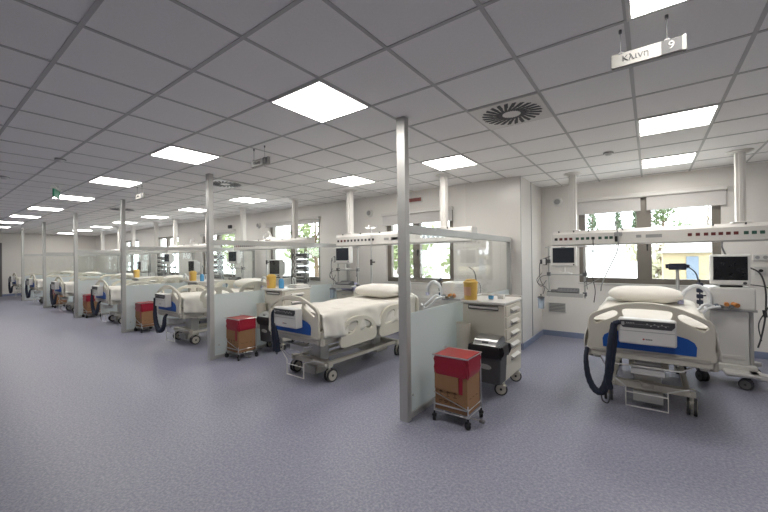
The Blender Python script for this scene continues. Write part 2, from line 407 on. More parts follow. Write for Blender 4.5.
cv = empty('ceiling_vent')
MB().box(-.29, .29, -.29, .29, -.007, 0, .002).build('plate', 'paint', cv)
fn = MB()
for k in range(24):
    a = 2*PI*k/24
    fn.M = Matrix.Rotation(a, 4, 'Z'); fn.box(.075, .25, -.011, .013, -.0095, -.0072, rz=.28)
    fn.box(.16, .255, .018, .034, -.0095, -.0072, rz=.28)
fn.M = Matrix(); fn.build('swirl_slots', 'dark', cv)
place(cv, (-.987, 3.288, H-.0045), 0, 'square ceiling air vent with black swirl slots near the right-hand bay', 'ceiling vent', 'swirl air vents')
place(cv, (-5.787, 3.288, H-.0045), 0, 'swirl ceiling air vent just right of the second partition post', 'ceiling vent', 'swirl air vents')
place(cv, (-10.587, 3.288, H-.0045), 0, 'small distant swirl ceiling vent behind the third partition post', 'ceiling vent', 'swirl air vents')

sd = empty('smoke_detector')
MB().lathe([(.055, 0), (.055, -.012), (.045, -.03), (.03, -.045), (.012, -.048)], seg=20).build('housing', 'device', sd)
MB().lathe([(.057, -.012), (.057, -.02)], seg=20).build('vent_ring', 'grey', sd)
place(sd, (-.4, 5.29, H), 0, 'white round smoke detector on the ceiling above the right-hand bay', 'smoke detector', 'ceiling smoke detectors')
place(sd, (-5.93, 1.19, H), 0, 'smoke detector on the dark ceiling at the left, nearer one', 'smoke detector', 'ceiling smoke detectors')
place(sd, (-7.77, .92, H), 0, 'smoke detector on the ceiling near the left edge of the photo', 'smoke detector', 'ceiling smoke detectors')

def sign(x, num, dark, label):
    s_ = empty('hanging_sign', (x, 2.47, H)); tag(s_, label, 'sign', 'bed number signs')
    MB().box(-.165, .165, -.012, .012, -.215, -.138, .003).build('sign_board', 'signboard_dimmed', s_)
    MB().box(.065, .152, -.0145, -.012, -.213, -.14).build('number_plate', 'black' if dark else 'rubber', s_)  # grey plates take a darker material too, against the lamp's light
    MB().box(.156, .170, -.016, .016, -.218, -.135, .003).build('end_cap', 'signboard_dimmed', s_)
    for xx in (-.12, .09): MB().cyl((xx, 0, 0), (xx, 0, -.14), .0018, seg=6).cyl((xx, 0, 0), (xx, 0, -.02), .008, seg=8).box(xx-.012, xx+.012, -.014, .014, -.145, -.132, .002).build('hanging_wire', 'grey', s_)
    text('lettering', 'K'+'λινη', .046, 'black', s_, Matrix.Translation((-.05, -.0135, -.176)) @ FACE_Y)
    text('number', num, .06, 'signboard_dimmed', s_, Matrix.Translation((.108, -.0158, -.176)) @ FACE_Y)
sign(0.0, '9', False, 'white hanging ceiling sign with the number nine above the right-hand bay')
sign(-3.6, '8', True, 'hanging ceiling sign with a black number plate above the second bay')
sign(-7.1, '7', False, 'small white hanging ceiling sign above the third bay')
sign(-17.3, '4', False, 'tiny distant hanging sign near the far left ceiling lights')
ex = empty('exit_sign', (-8.0, 1.55, H), -.42); tag(ex, 'green exit sign hanging beside the third aisle ceiling light', 'exit sign')
MB().box(-.16, .16, -.012, .012, -.22, -.09, .004).build('sign_panel', 'exitgreen', ex)
MB().box(-.17, .17, -.03, .03, -.09, -.06, .006).build('housing', 'white', ex)
for xx in (-.1, .1): MB().cyl((xx, 0, 0), (xx, 0, -.06), .005).build('hanging_rod', 'steel', ex)
MB().prism([(-.09, -.155), (-.04, -.12), (-.04, -.145), (.02, -.145), (.02, -.165), (-.04, -.165), (-.04, -.19)], 'y', -.0145, -.012).box(.05, .10, -.0145, -.012, -.20, -.11).build('pictogram', 'paint', ex)

# wall-mounted blinds
def blind(x0, x1, z0, z1, y, label, gap=None, top=.06):
    b_ = empty('roller_blind', ((x0+x1)/2, y, z0)); tag(b_, label, 'blind', 'white roller blinds')
    c = (x0+x1)/2
    MB().box(x0-c, x1-c, -.09, -.002, z1-z0-top, z1-z0, .006).build('blind_box', 'paint', b_)
    segs = [(x0, gap-.03), (gap+.03, x1)] if gap is not None else [(x0, x1)]
    for a, d_ in segs:
        f_ = MB().box(a-c+.01, d_-c-.01, -.045, -.035, .01, z1-z0-top).box(a-c+.01, d_-c-.01, -.052, -.028, 0, .022, .003)
        f_.build('blind_fabric', 'blind', b_)
blind(-1.12, .93, 2.235, 2.52, YB, 'white roller blind rolled up above the wide right-hand window', gap=-.07)
blind(-4.42, -2.84, 2.16, 2.42, YA, 'white roller blind above the second bay window')
blind(-8.4, -6.28, 2.36, 2.52, YA, 'white roller blind above the third bay window')
blind(-12.0, -9.9, 2.28, 2.42, YA, 'white roller blind above the fourth bay window')

# wall details
def wallbox(name, loc, s, m_, label, cat, parts=None):
    o = empty(name, loc); tag(o, label, cat); MB().box(-s[0]/2, s[0]/2, -s[1], 0, -s[2]/2, s[2]/2, .006).build('housing', m_, o)
    return o
sp = empty('wall_speaker', (-1.37, YB, 2.51)); tag(sp, 'small round white speaker high on the wall left of the wide window', 'speaker')
MB().cyl((0, 0, 0), (0, -.05, 0), .085, .07, 24).build('housing', 'device', sp); MB().cyl((0, -.05, 0), (0, -.053, 0), .05, seg=24).build('grille', 'midgrey', sp)
for x, z, l in ((-4.77, 2.46, 'small round speaker high on the wall between the second bay window and ceiling column'), (-8.75, 2.45, 'small round speaker high on the wall left of the third bay window')):
    c2 = copy_tree(sp); c2.location = (x, YA, z); c2['label'] = l
o = wallbox('temperature_display', (-3.63, YA, 2.62), (.30, .03, .10), 'paint', 'long brownish red number display above the second bay window', 'display')
MB().box(-.135, .135, -.034, -.03, -.035, .035).build('display_panel', 'led', o)
o = wallbox('wall_vent', (-1.40, YB, .54), (.31, .02, .19), 'device', 'small louvred grey vent low on the wall left of the wide window', 'vent')
lv = MB()
for k in range(6): lv.box(-.135, .135, -.03, -.02, -.075+k*.027, -.06+k*.027, rx=.4)
lv.build('louvre', 'midgrey', o)
o = wallbox('socket_strip', (1.28, YB, 1.45), (.17, .02, .09), 'device', 'white double wall socket right of the wide window', 'socket')
MB().cyl((-.04, -.02, 0), (-.04, -.023, 0), .025).cyl((.04, -.02, 0), (.04, -.023, 0), .025).build('outlet', 'midgrey', o)
o = wallbox('wall_outlet', (1.27, YB, 1.26), (.12, .02, .12), 'device', 'square wall outlet with a black knob right of the window, beneath the socket', 'outlet')
MB().cyl((0, -.02, 0), (0, -.05, 0), .022).build('knob', 'black', o)
o = wallbox('wall_clock_box', (-10.9+.7, YA, 2.50), (.16, .05, .10), 'dark', 'small dark box high on the wall above the fourth bay window', 'wall box')

# ------------------------------------------------------------ glass partitions
def partition(x, y1, label):
    t = empty('glass_partition', (x, 2.775, 0)); tag(t, label, 'partition', 'glass partitions between the beds')
    L = y1-2.775
    MB().box(-.045, .045, -.035, .035, 0, H, .004).build('post', 'alu', t)
    MB().box(-.03, .03, L-.06, L, 0, 1.80, .004).build('rear_post', 'alu', t)
    MB().box(-.035, .035, .035, L, 1.735, 1.805, .006).box(-.038, .038, .035, L, 1.80, 1.812).build('top_rail', 'alu', t)
    MB().box(-.025, .025, .035, L-.06, .0, .05, .004).build('bottom_rail', 'alu', t)
    MB().box(-.005, .005, .035, L-.06, .98, 1.735).build('clear_pane', 'clear', t)
    MB().box(-.006, .006, .035, L-.06, .05, .98).build('frosted_pane', 'frost', t)
    MB().cyl((.006, .12, .2), (.01, .12, .2), .012).build('fixing_disc', 'alu', t)
    return t
PX = [-1.83, -5.33, -8.90, -12.35, -15.9, -19.4]
plab = ['tall aluminium and frosted glass partition nearest the camera, left of the white drawer cart',
        'second aluminium and glass partition from the right, with a red bin at its foot',
        'third glass partition from the right, left of the third bed', 'fourth glass partition from the right', 'fifth glass partition from the right, far away',
        'farthest glass partition by the left end wall']
for x, l in zip(PX, plab): partition(x, YA-.06, l)

# ------------------------------------------------------------ bed
def caster(mb_fork, mb_wheel, x, y, r, top, sw=.0, w=.03, parent=None):
    pass
def add_caster(parent, x, y, r=.075, top=.2, ang=0, twin=True, body='cream2', name='caster', hub='wheel'):
    M_ = Matrix.Translation((x, y, 0)) @ Matrix.Rotation(ang, 4, 'Z')
    f_ = MB(); f_.M = M_
    f_.cyl((0, 0, r*1.5), (0, 0, top), .016).box(-.03, .03, -.03, .05, r*1.35, r*1.8, .012)
    f_.box(-.008, .008, -.02, .05, r*.8, r*1.6, .004)
    o = f_.build(name, body, parent)
    wh = MB(); wh.M = M_
    for sx in ((-.026, .026) if twin else (0,)):
        wh.mi = 0; wh.cyl((sx-.011, .025, r), (sx+.011, .025, r), r, seg=24)
        wh.mi = 1; wh.cyl((sx-.014, .025, r), (sx+.014, .025, r), r*.78, seg=20)
        wh.mi = 0; wh.cyl((sx-.017, .025, r), (sx+.017, .025, r), r*.2, seg=10)
    wh.build('wheel', ['rubber', hub], o)
    return o

FB_OUT = smoothpoly([(-.46, .575), (-.47, .70), (-.472, .86), (-.445, .925), (-.40, .955), (-.30, 1.0), (-.16, 1.05), (0, 1.065), (.16, 1.05), (.30, 1.0), (.40, .955), (.445, .925), (.472, .86), (.47, .70), (.46, .575), (.2, .57), (-.2, .57)], 4)
def board_holes():
    L_ = smoothpoly([(-.425, .875), (-.41, .85), (-.385, .845), (-.28, .90), (-.235, .93), (-.225, .96), (-.25, .975), (-.29, .965), (-.40, .905)], 4)
    R_ = [(-a, b_) for a, b_ in L_][::-1]
    C_ = smoothpoly([(-.185, .985), (-.155, .90), (-.05, .885), (.05, .885), (.155, .90), (.185, .985), (.1, 1.0), (-.1, 1.0)], 4)
    return [L_, R_, C_]
def make_bed(rails):
    t = empty('hospital_bed')
    Y0 = -1.07
    # undercarriage
    u = MB(); u.box(-.05, .05, -.80, .62, .20, .25, .01)
    for s_ in (-1, 1): u.box(s_*.30-.025, s_*.30+.025, -.82, .66, .19, .235, .01)
    u.box(-.36, .36, -.79, -.71, .175, .245, .012).box(-.36, .36, .64, .72, .175, .245, .012)
    u.box(-.12, .12, -.76, -.55, .06, .20, .01).box(-.20, .20, .35, .6, .10, .19, .01)
    u.build('base_frame', 'cream', t)
    for (x, y, a) in ((-.33, -.755, .08), (.33, -.755, -.1), (-.33, .68, .1), (.33, .68, .3)): add_caster(t, x, y, .078, .19, a, hub='cream2')
    for y in (-.62, .46):
        MB().box(-.11, .11, y-.075, y+.075, .20, .42, .008).box(-.085, .085, y-.055, y+.055, .40, .62, .006).build('lift_column', 'device', t)
    MB().box(-.12, .12, -.80, -.785, .06, .16, .004).build('pedal_panel', 'wheel', t)
    # foot rack under the board
    k = MB()
    k.tube([(-.34, -.97, .52), (-.25, -1.0, .455), (.25, -1.0, .455), (.34, -.97, .52)], .008, 8, 0)
    k.tube([(-.30, -.98, .34), (-.17, -1.0, .25), (-.17, -1.0, .07), (.15, -1.0, .07), (.15, -1.0, .25), (.30, -.98, .30)], .007, 8, 0)
    k.tube([(-.17, -1.0, .20), (.15, -1.0, .20)], .006, 8, 0)
    k.tube([(-.40, -.95, .53), (-.30, -.96, .34), (-.30, -.86, .24)], .006, 8, 0).tube([(.30, -.98, .30), (.36, -.86, .26)], .006, 8, 0)
    k.box(-.13, .13, -.985, -.84, .375, .44, .006)
    k.build('foot_rack', 'device', t)
    # mattress platform
    f_ = MB(); f_.box(-.45, .45, -.99, 1.0, .61, .67, .012)
    for s_ in (-1, 1): f_.box(s_*.40-.03, s_*.40+.03, -1.0, 1.0, .49, .585, .01)
    f_.box(-.455, .455, -1.04, -.94, .52, .59, .012).box(-.44, .44, .95, 1.03, .49, .56, .01)
    f_.box(-.44, .44, -.98, -.90, .52, .58, .008)
    for y in (-.6, 0, .6): f_.box(-.46, .46, y-.03, y+.03, .51, .57, .006)
    f_.build('platform_frame', 'cream', t)
    for s_ in (-1, 1): MB().cyl((s_*.465, -.985, .50), (s_*.465, -.985, .66), .028, seg=16).build('corner_bumper', 'cream2', t)
    MB().box(-.435, .435, -.995, .985, .67, .855, .045, seg=4).build('mattress', 'pillow', t)
    # boards
    fb = MB(); fb.plate(FB_OUT, board_holes(), 'y', -1.035, .034, .009); fb = fb.build('footboard', 'cream', t)
    bp = MB(); bp.prism([(-.345, .62), (-.35, .70), (-.335, .735), (-.29, .765), (-.20, .79), (0, .80), (.20, .79), (.29, .765), (.335, .735), (.35, .70), (.345, .62)], 'y', -1.0575, -1.051)
    bp.build('blue_panel', 'blue', fb)
    MB().box(-.44, .44, -1.059, -1.051, .583, .603, .003).build('lower_ledge', 'cream2', fb)
    hb_out = [(a, .52+(z-.50)*.84) for a, z in FB_OUT]
    MB().plate(hb_out, [[(a, .52+(z-.50)*.84) for a, z in q] for q in board_holes()[:2]], 'y', 1.075, .045, .010).build('headboard', 'cream', t)
    # side rails
    def rail(yc, L_, s_, up, tall):
        zb = .66 if up else .43
        h_ = .36*tall
        y0, y1 = yc-L_/2, yc+L_/2
        out = smoothpoly([(y0, zb), (y0-.01, zb+h_*.45), (y0+.06*L_, zb+h_*.82), (y0+.28*L_, zb+h_), (y0+.62*L_, zb+h_), (y0+.88*L_, zb+h_*.8), (y1, zb+h_*.45), (y1-.02, zb+.01), (yc, zb-.01)], 5)
        ho = [smoothpoly([(y0+.10*L_, zb+h_*.52), (y0+.20*L_, zb+h_*.78), (y0+.40*L_, zb+h_*.84), (y0+.44*L_, zb+h_*.70), (y0+.34*L_, zb+h_*.48), (y0+.18*L_, zb+h_*.42)], 4),
              smoothpoly([(y0+.62*L_, zb+h_*.82), (y0+.80*L_, zb+h_*.70), (y0+.88*L_, zb+h_*.50), (y0+.76*L_, zb+h_*.46), (y0+.62*L_, zb+h_*.60)], 4)]
        b_ = MB(); x_ = s_*.495; b_.plate(out, ho, 'x', x_, .035, .010)
        r_ = b_.build('side_rail', 'cream', t)
        a_ = MB()
        for yy in (yc-L_*.22, yc+L_*.22): a_.box(min(s_*.44, s_*.50), max(s_*.44, s_*.50), yy-.03, yy+.03, .50, zb+.16, .008)
        a_.build('rail_arm', 'cream2', r_)
    for s_ in (-1, 1):
        rail(-.38, .66, s_, rails, .95); rail(.42, .74, s_, rails, 1.1)
    return t
def make_sheet():
    b_ = MB(); bm = b_.bm; nx, ny = 44, 70; g = []
    for j in range(ny+1):
        v = j/ny; y = -1.0+v*1.97; row = []
        for i in range(nx+1):
            u = (i/nx-.5)*2; s_ = u*.75; a = abs(s_); sg = 1 if s_ > 0 else -1
            hang = max(0, a-.447)
            drop = max(0, hang-.03)
            x = sg*min(a, .462+.02*min(1, hang/.04))
            lift = .03*max(0, (y-.25))/.7
            z = .868+lift - (min(hang, .03)*.5) - drop*(1 if True else 0)
            fold = math.sin(y*17+1.3*sg+2*noise.noise((y*3, sg, 0)))*.022+.5*.045*noise.noise((y*9, sg*3, a*5))
            x += sg*fold*min(1, drop/.12)+sg*min(drop, .2)*.06
            z += .008*noise.noise((x*5, y*5, 2))+.014*noise.noise((x*2.2, y*2.8, 7))
            wr_ = 1-abs(noise.noise((x*2.5+y*1.6, y*2.2-x*2.4, 5)))*5; z += .012*max(0, wr_)*(1 if a < .44 else .4); x += sg*.012*max(0, wr_)*(1 if drop > .02 else 0)
            if drop > 0: z += .05*drop/.28*noise.noise((y*2.4, sg*4, 1))
            # gentle crease
            z += .004*math.sin(9*(y*.8+x*1.3)+3*noise.noise((x*3, y*3, 0)))*(1 if a < .4 else .3)
            row.append(bm.verts.new((x, y, z)))
        g.append(row)
    for j in range(ny):
        for i in range(nx): bm.faces.new((g[j][i], g[j][i+1], g[j+1][i+1], g[j+1][i]))
    # foot end tucked down
    o = b_.build('bed_sheet', 'sheet', ang=80, keep_normals=True)
    md = o.modifiers.new('thick', 'SOLIDIFY'); md.thickness = .008; md.offset = -1
    return o
def make_pillow():
    b_ = MB(); bm = b_.bm; n = 40; m2 = 20; W_, D_, T_ = .40, .25, .105
    g = []
    for j in range(m2+1):
        ph = -PI/2+PI*j/m2; row = []
        for i in range(n):
            th = 2*PI*i/n
            c, s_ = math.cos(th), math.sin(th)
            e1 = .45
            cx = math.copysign(abs(c)**e1, c); cy = math.copysign(abs(s_)**e1, s_)
            rr_ = math.cos(ph)**.75
            x = W_*cx*rr_; y = D_*cy*rr_; z = T_*math.copysign(abs(math.sin(ph))**1.0, ph)
            edge = 1-.0*(abs(cx*cy))
            z *= edge; z += .010*noise.noise((x*9, y*9, ph)); x += .008*noise.noise((y*10, z*10, 3))
            row.append(bm.verts.new((x, y, z+T_*.92)))
        g.append(row)
    for j in range(m2):
        for i in range(n): bm.faces.new((g[j][i], g[j][(i+1) % n], g[j+1][(i+1) % n], g[j+1][i]))
    bmesh.ops.remove_doubles(bm, verts=bm.verts, dist=.0005)
    return b_.build('pillow', 'pillow', ang=80)
def make_pump(kind='loop'):
    t = empty('mattress_pump')
    prof = rr(-.215, .215, .675, .905, .02, 4)
    MB().box(-.212, .212, -.105, 0, .672, .905, .018, seg=3).build('pump_body', 'device', t)
    pn = MB().prism([(-.20, .888), (-.20, .852), (-.175, .822), (.175, .822), (.20, .852), (.20, .888)], 'y', -.109, -.1045).build('control_panel', 'dark', t)
    dt = MB().box(-.188, .16, -.1095, -.109, .856, .858).box(-.188, -.165, -.1105, -.109, .842, .872)
    for k in range(6): dt.box(.00+k*.026, .012+k*.026, -.1105, -.109, .845 if k % 2 else .86, .853 if k % 2 else .868)
    for k in range(5): dt.box(-.15+k*.013, -.142+k*.013, -.1105, -.109, .862, .87)
    dt.build('panel_marks', 'wheel', pn)
    MB().box(-.20, .20, -.108, -.1045, .79, .794).build('seam', 'midgrey', t)
    lg = MB(); lg.mi = 0; lg.cyl((-.022, -.1045, .725), (-.022, -.107, .725), .008, seg=10); lg.mi = 1
    for k in range(4): lg.box(-.008+k*.013, .002+k*.013, -.107, -.1045, .72, .73)
    lg.build('badge', ['redlid', 'grey'], t)
    for x in (-.14, .14): MB().tube([(x, -.01, .84), (x, -.005, .88), (x, .0, .90)], .006, 6, 0).build('hook', 'steel', t)
    h_ = MB()
    if kind == 'loop':
        h_.tube([(-.20, -.12, .87), (-.245, -.10, .83), (-.25, -.09, .7), (-.275, -.08, .5), (-.31, -.07, .28), (-.36, -.06, .17), (-.42, -.06, .19), (-.47, -.05, .30), (-.49, -.03, .46), (-.485, .03, .56)],
                lambda q: .020+.014*math.sin(PI*min(1, q*1.1)), 10, 5, corr=.10)
        h_.tube([(-.245, -.10, .85), (-.27, -.12, .7), (-.29, -.12, .5), (-.30, -.10, .33), (-.285, -.08, .22)], .026, 10, 5, corr=.10)
        cp = [(-.36, -.07, .16), (-.35, -.08, .10), (-.31, -.08, .08), (-.29, -.08, .13), (-.285, -.08, .22)]
    elif kind == 'hang':
        h_.tube([(-.20, -.11, .86), (-.235, -.10, .80), (-.225, -.10, .65), (-.215, -.09, .5), (-.205, -.08, .36)], lambda q: .016+.022*q, 10, 5, corr=.10)
        h_.tube([(-.205, -.11, .70), (-.18, -.10, .6), (-.165, -.09, .48), (-.17, -.08, .36)], lambda q: .02+.012*q, 10, 5, corr=.10)
        cp = [(-.205, -.08, .37), (-.20, -.08, .33), (-.18, -.08, .33), (-.17, -.08, .37)]
    else:
        h_.tube([(-.20, -.11, .82), (-.22, -.10, .68), (-.22, -.10, .50), (-.18, -.09, .33), (-.08, -.09, .25), (.02, -.08, .27), (.07, -.07, .36), (.05, -.05, .48), (.02, .0, .53)], lambda q: .018+.02*math.sin(PI*q), 10, 5, corr=.10)
        cp = [(-.17, -.09, .32), (-.20, -.10, .26), (-.14, -.10, .20), (-.09, -.09, .25)]
    h_.build('air_hose', 'navy', t)
    MB().tube(cp, .007, 6, 4).build('hose_coupling', 'dark', t)
    return t

# ------------------------------------------------------------ cart and things on it
def make_cart():
    t = empty('drawer_cart')
    X0, X1, YF, YR = -.24, .24, -.30, .30
    MB().box(X0, X1, YF, YR, .16, .98, .012).build('cabinet', 'cream', t)
    tp = MB().box(X0-.02, X1+.015, YF-.02, YR+.02, .98, 1.01, .01).box(X0-.02, X1+.015, YR, YR+.02, 1.01, 1.035, .006).box(X0-.02, X0, YF-.02, YR+.02, 1.01, 1.035, .006)
    tp.build('worktop', 'paint', t)
    hd = MB().tube([(-.16, YF-.012, .925), (-.16, YF-.012, .962), (.18, YF-.012, .962), (.18, YF-.012, .925)], .006, 8, 0, closed=True)
    hd.build('push_handle', 'dark', t)
    MB().box(-.155, .175, YF-.006, YF+.001, .93, .957).build('handle_inset', 'paint', t)
    zs = [.985, .865, .745, .615, .485, .355]
    hz = [.97, .85, .72, .59, .46, .33]
    for k in range(5):
        z1, z0 = hz[k]-.006, hz[k+1]+.006
        d_ = MB().box(X1-.01, X1+.012, YF+.035, YR-.03, z0, z1, .006).build('drawer', 'cream', t)
        h_ = MB(); h_.prism([(X1+.010, z0+.075), (X1+.045, z0+.055), (X1+.045, z0+.047), (X1+.010, z0+.035)], 'y', -.13, .13); h_.build('drawer_handle', 'paint', d_)
        MB().box(X1+.0115, X1+.0128, -.12, .12, z0+.012, z0+.034).build('handle_recess', 'midgrey', d_)
    for x, y, a in ((X0+.04, YF+.04, .4), (X1-.03, YF+.03, 1.9), (X0+.04, YR-.04, .5), (X1-.03, YR-.04, 1.9)): add_caster(t, x, y, .068, .17, a, False, 'cream', hub='cream')
    # glove tube holder
    cp = MB().lathe([(.07, .36), (.075, .38), (.078, .76), (.083, .77), (.07, .77), (.066, .40), (.01, .39)], (-.185, YF-.10, 0), 24); cp.build('cup_holder', 'cream', t)
    return t
def make_trash():
    t = empty('waste_bin')
    b_ = MB(); b_.M = Matrix()
    pts0, pts1 = rr(-.14, .14, -.11, .11, .03), rr(-.155, .155, -.125, .125, .03)
    A = [b_.bm.verts.new((x, y, .0)) for x, y in pts0]; B = [b_.bm.verts.new((x, y, .36)) for x, y in pts1]; n = len(A)
    for i in range(n): b_.bm.faces.new((A[i], A[(i+1) % n], B[(i+1) % n], B[i]))
    b_.bm.faces.new(A[::-1]); b_.bm.faces.new(B); b_.build('bin_body', 'dark', t)
    lb = MB().prism(smoothpoly([(-.075, .17), (-.05, .15), (.03, .145), (.06, .165), (.03, .19), (-.05, .195)], 3), 'y', -.122, -.112); lb.build('badge', 'midgrey', t)
    bg_ = MB(); bm = bg_.bm; g = []
    for j, (z, gr) in enumerate([(.27, .012), (.30, .022), (.34, .03), (.385, .024), (.39, .008)]):
        row = []
        for i, (x, y) in enumerate(rr(-.155, .155, -.125, .125, .03, 6)):
            l = math.hypot(x, y); k = gr*(1+.6*math.sin(i*2.1+j)); row.append(bm.verts.new((x+x/l*k, y+y/l*k, z+.012*math.sin(i*1.3)*(j == 0))))
        g.append(row)
    for a, c in zip(g, g[1:]):
        for i in range(len(a)): bm.faces.new((a[i], a[(i+1) % len(a)], c[(i+1) % len(a)], c[i]))
    bm.faces.new(g[-1]); bg_.build('bin_bag', 'black', t)
    ld = MB(); prof = smoothpoly([(-.125, .39), (-.13, .415), (-.08, .45), (.06, .472), (.12, .44), (.125, .39)], 3)
    ld.prism(prof, 'x', -.122, .122); ld = ld.build('lid', 'lid_steel', t)
    MB().box(-.035, .035, -.128, -.11, .405, .432, .006, rx=-.5).build('lid_button', 'dark', ld)
    MB().box(-.10, -.06, .10, .155, .30, .34, .004).box(.06, .10, .10, .155, .30, .34, .004).build('bracket', 'steel', t)
    return t
def make_sharps():
    t = empty('sharps_container')
    MB().lathe([(.068, 0), (.072, .01), (.078, .14), (.08, .185), (.074, .19)], seg=28).build('container', 'yellow', t)
    MB().lathe([(.084, .188), (.085, .205), (.06, .222), (.058, .235), (.02, .24)], seg=28).build('container_lid', 'yellow', t)
    lb = MB(); bm = lb.bm; A, B = [], []
    for k in range(9):
        a = -PI*.78+PI*.42*k/8; A.append(bm.verts.new((.0765*math.cos(a), .0765*math.sin(a), .05))); B.append(bm.verts.new((.0805*math.cos(a), .0805*math.sin(a), .15)))
    for k in range(8): bm.faces.new((A[k], A[k+1], B[k+1], B[k]))
    lb.build('paper_label', 'yellow_lid', t)
    return t
def make_bottle():
    t = empty('disinfectant_bottle')
    MB().lathe([(.04, 0), (.044, .01), (.044, .13), (.036, .15), (.018, .165)], seg=20).build('bottle_body', 'bluebottle', t)
    MB().lathe([(.02, .165), (.02, .19), (.012, .2)], seg=16).box(-.008, .045, -.008, .008, .2, .212, .003).build('pump_cap', 'device', t)
    return t
def make_redbin():
    t = empty('medical_waste_trolley')
    w_, d_ = .165, .15
    fr = MB()
    for x in (-w_, w_):
        for y in (-d_, d_): fr.cyl((x, y, .09), (x, y, .20), .007, seg=8)
    for z in (.10, .16): fr.tube([(-w_, -d_, z), (w_, -d_, z), (w_, d_, z), (-w_, d_, z)], .007, 8, 0, closed=True)
    fr.tube([(-w_, -d_-.004, .27), (w_, -d_-.004, .17)], .005, 8, 0)
    for x in (-.08, 0, .08): fr.cyl((x, -d_, .10), (x, d_, .10), .005, seg=8)
    for x in (-w_, w_): fr.cyl((x, d_, .16), (x, d_, .61), .006, seg=8)
    fr.tube([(-.05, d_-.08, .09), (.12, -.02, .05), (.24, -.02, .045)], .008, 8, 0)
    fr.build('wire_frame', 'steel', t)
    MB().box(.215, .265, -.035, .0, .033, .058, .008).build('foot_pedal', 'grey', t)
    for x, y, a in ((-w_, -d_, .3), (w_, -d_, 1), (-w_, d_, 2), (w_, d_, .6)):
        c = MB(); c.M = Matrix.Translation((x, y, 0)) @ Matrix.Rotation(a, 4, 'Z'); c.cyl((-.013, .008, .03), (.013, .008, .03), .03, seg=16).cyl((0, 0, .05), (0, 0, .095), .008, seg=8).box(-.02, .02, -.015, .02, .045, .065, .004)
        c.build('caster', 'black', t)
    bx = MB().box(-.158, .158, -.143, .143, .115, .46, .002)
    bx.box(-.158, .075, -.152, -.143, .30, .45, .001, rx=-.02)
    bo = bx.build('cardboard_box', 'card', t)
    MB().box(.08, .115, -.149, -.143, .29, .46).build('red_slot', 'redbag', bo)
    ink = MB()
    for k in range(3):
        x = -.10+k*.07
        ink.box(x-.018, x+.018, -.1452, -.143, .245, .25).box(x-.003, x+.003, -.1452, -.143, .25, .28).prism([(x-.02, .28), (x+.02, .28), (x, .297)], 'y', -.1452, -.143)
    for k in range(4): ink.box(-.12+k*.055, -.085+k*.055, -.1452, -.143, .20, .206).box(-.12+k*.055, -.095+k*.055, -.1452, -.143, .185, .19)
    for k in range(3):
        y = -.08+k*.07; ink.box(.158, .1595, y-.018, y+.018, .245, .25).box(.152, .1535, y-.003, y+.003, .25, .29)
    ink.build('printed_marks', 'ink', bo)
    bg_ = MB(); bm = bg_.bm; g = []; base = rr(-.162, .162, -.150, .150, .03, 7)
    for j, (z, gr) in enumerate([(.435, .002), (.45, .006), (.49, .010), (.53, .006), (.57, .012), (.60, .003)]):
        row = []
        for i, (x, y) in enumerate(base):
            l = math.hypot(x, y); k = gr*(1+.7*math.sin(i*1.7+j*1.3)); row.append(bm.verts.new((x+x/l*k, y+y/l*k, z+(.010*math.sin(i*.9) if j < 2 else 0))))
        g.append(row)
    for a, c in zip(g, g[1:]):
        for i in range(len(a)): bm.faces.new((a[i], a[(i+1) % len(a)], c[(i+1) % len(a)], c[i]))
    bm.faces.new(g[-1]); bg_.build('red_bag', 'redbag', t)
    ld = MB().box(-.158, .158, -.145, .145, .604, .616, .004, rx=0); ld.build('lid', 'redlid', t)
    rim = MB().tube([(-.172, -.158, .611), (.172, -.158, .611), (.172, .158, .611), (-.172, .158, .611)], .007, 8, 0, closed=True)
    rim.box(-.19, -.16, .10, .13, .60, .63, .004); rim.build('lid_rim', 'steel', t)
    return t

# ------------------------------------------------------------ pendant beam + equipment
def make_beam(L, cx0, cx1):
    """supply beam: local x from 0 to L, front face at y=0, z absolute"""
    t = empty('supply_beam')
    z0, z1 = 1.66, 1.89
    b_ = MB(); b_.prism([(0, z0+.03), (.0, z0+.02), (.03, z0), (.20, z0), (.22, z0+.02), (.22, z1-.02), (.20, z1), (.04, z1), (.0, z1-.05)], 'x', 0, L)
    b_.build('beam_body', 'paint', t)
    MB().box(-.012, 0, .005, .215, z0+.005, z1-.01, .005).box(L, L+.012, .005, .215, z0+.005, z1-.01, .005).build('end_cap', 'white', t)
    for x in (cx0, cx1):
        c = MB(); c.box(x-.048, x+.048, .06, .16, z1, H-.03, .006).box(x-.018, x+.018, .048, .06, z1, H-.03, .003).box(x-.09, x+.09, .03, .21, z1, z1+.02, .006)
        c = c.build('ceiling_column', 'paint', t)
        MB().lathe([(.13, 0), (.13, -.012), (.09, -.022), (.09, -.03)], (x, .115, H-.001), 24).build('ceiling_flange', 'paint', c)
    return t
def beam_outlets(t, xs, cols, z=1.765):
    for x, c in zip(xs, cols):
        MB().box(x-.022, x+.022, -.006, .002, z-.02, z+.02, .003).build('outlet', c, t)
def beam_details(t, L, lab):
    MB().box(L*.42, L*.42+.10, -.004, .002, 1.745, 1.785).box(L*.48, L*.48+.16, -.004, .002, 1.745, 1.785).build('grey_plate', 'midgrey', t)
    s_ = MB()
    for k in range(6): s_.cyl((L*(.06+.16*k), .02, 1.88), (L*(.06+.16*k), .01, 1.895), .012, seg=8)
    s_.build('screw_cap', 'dark', t)

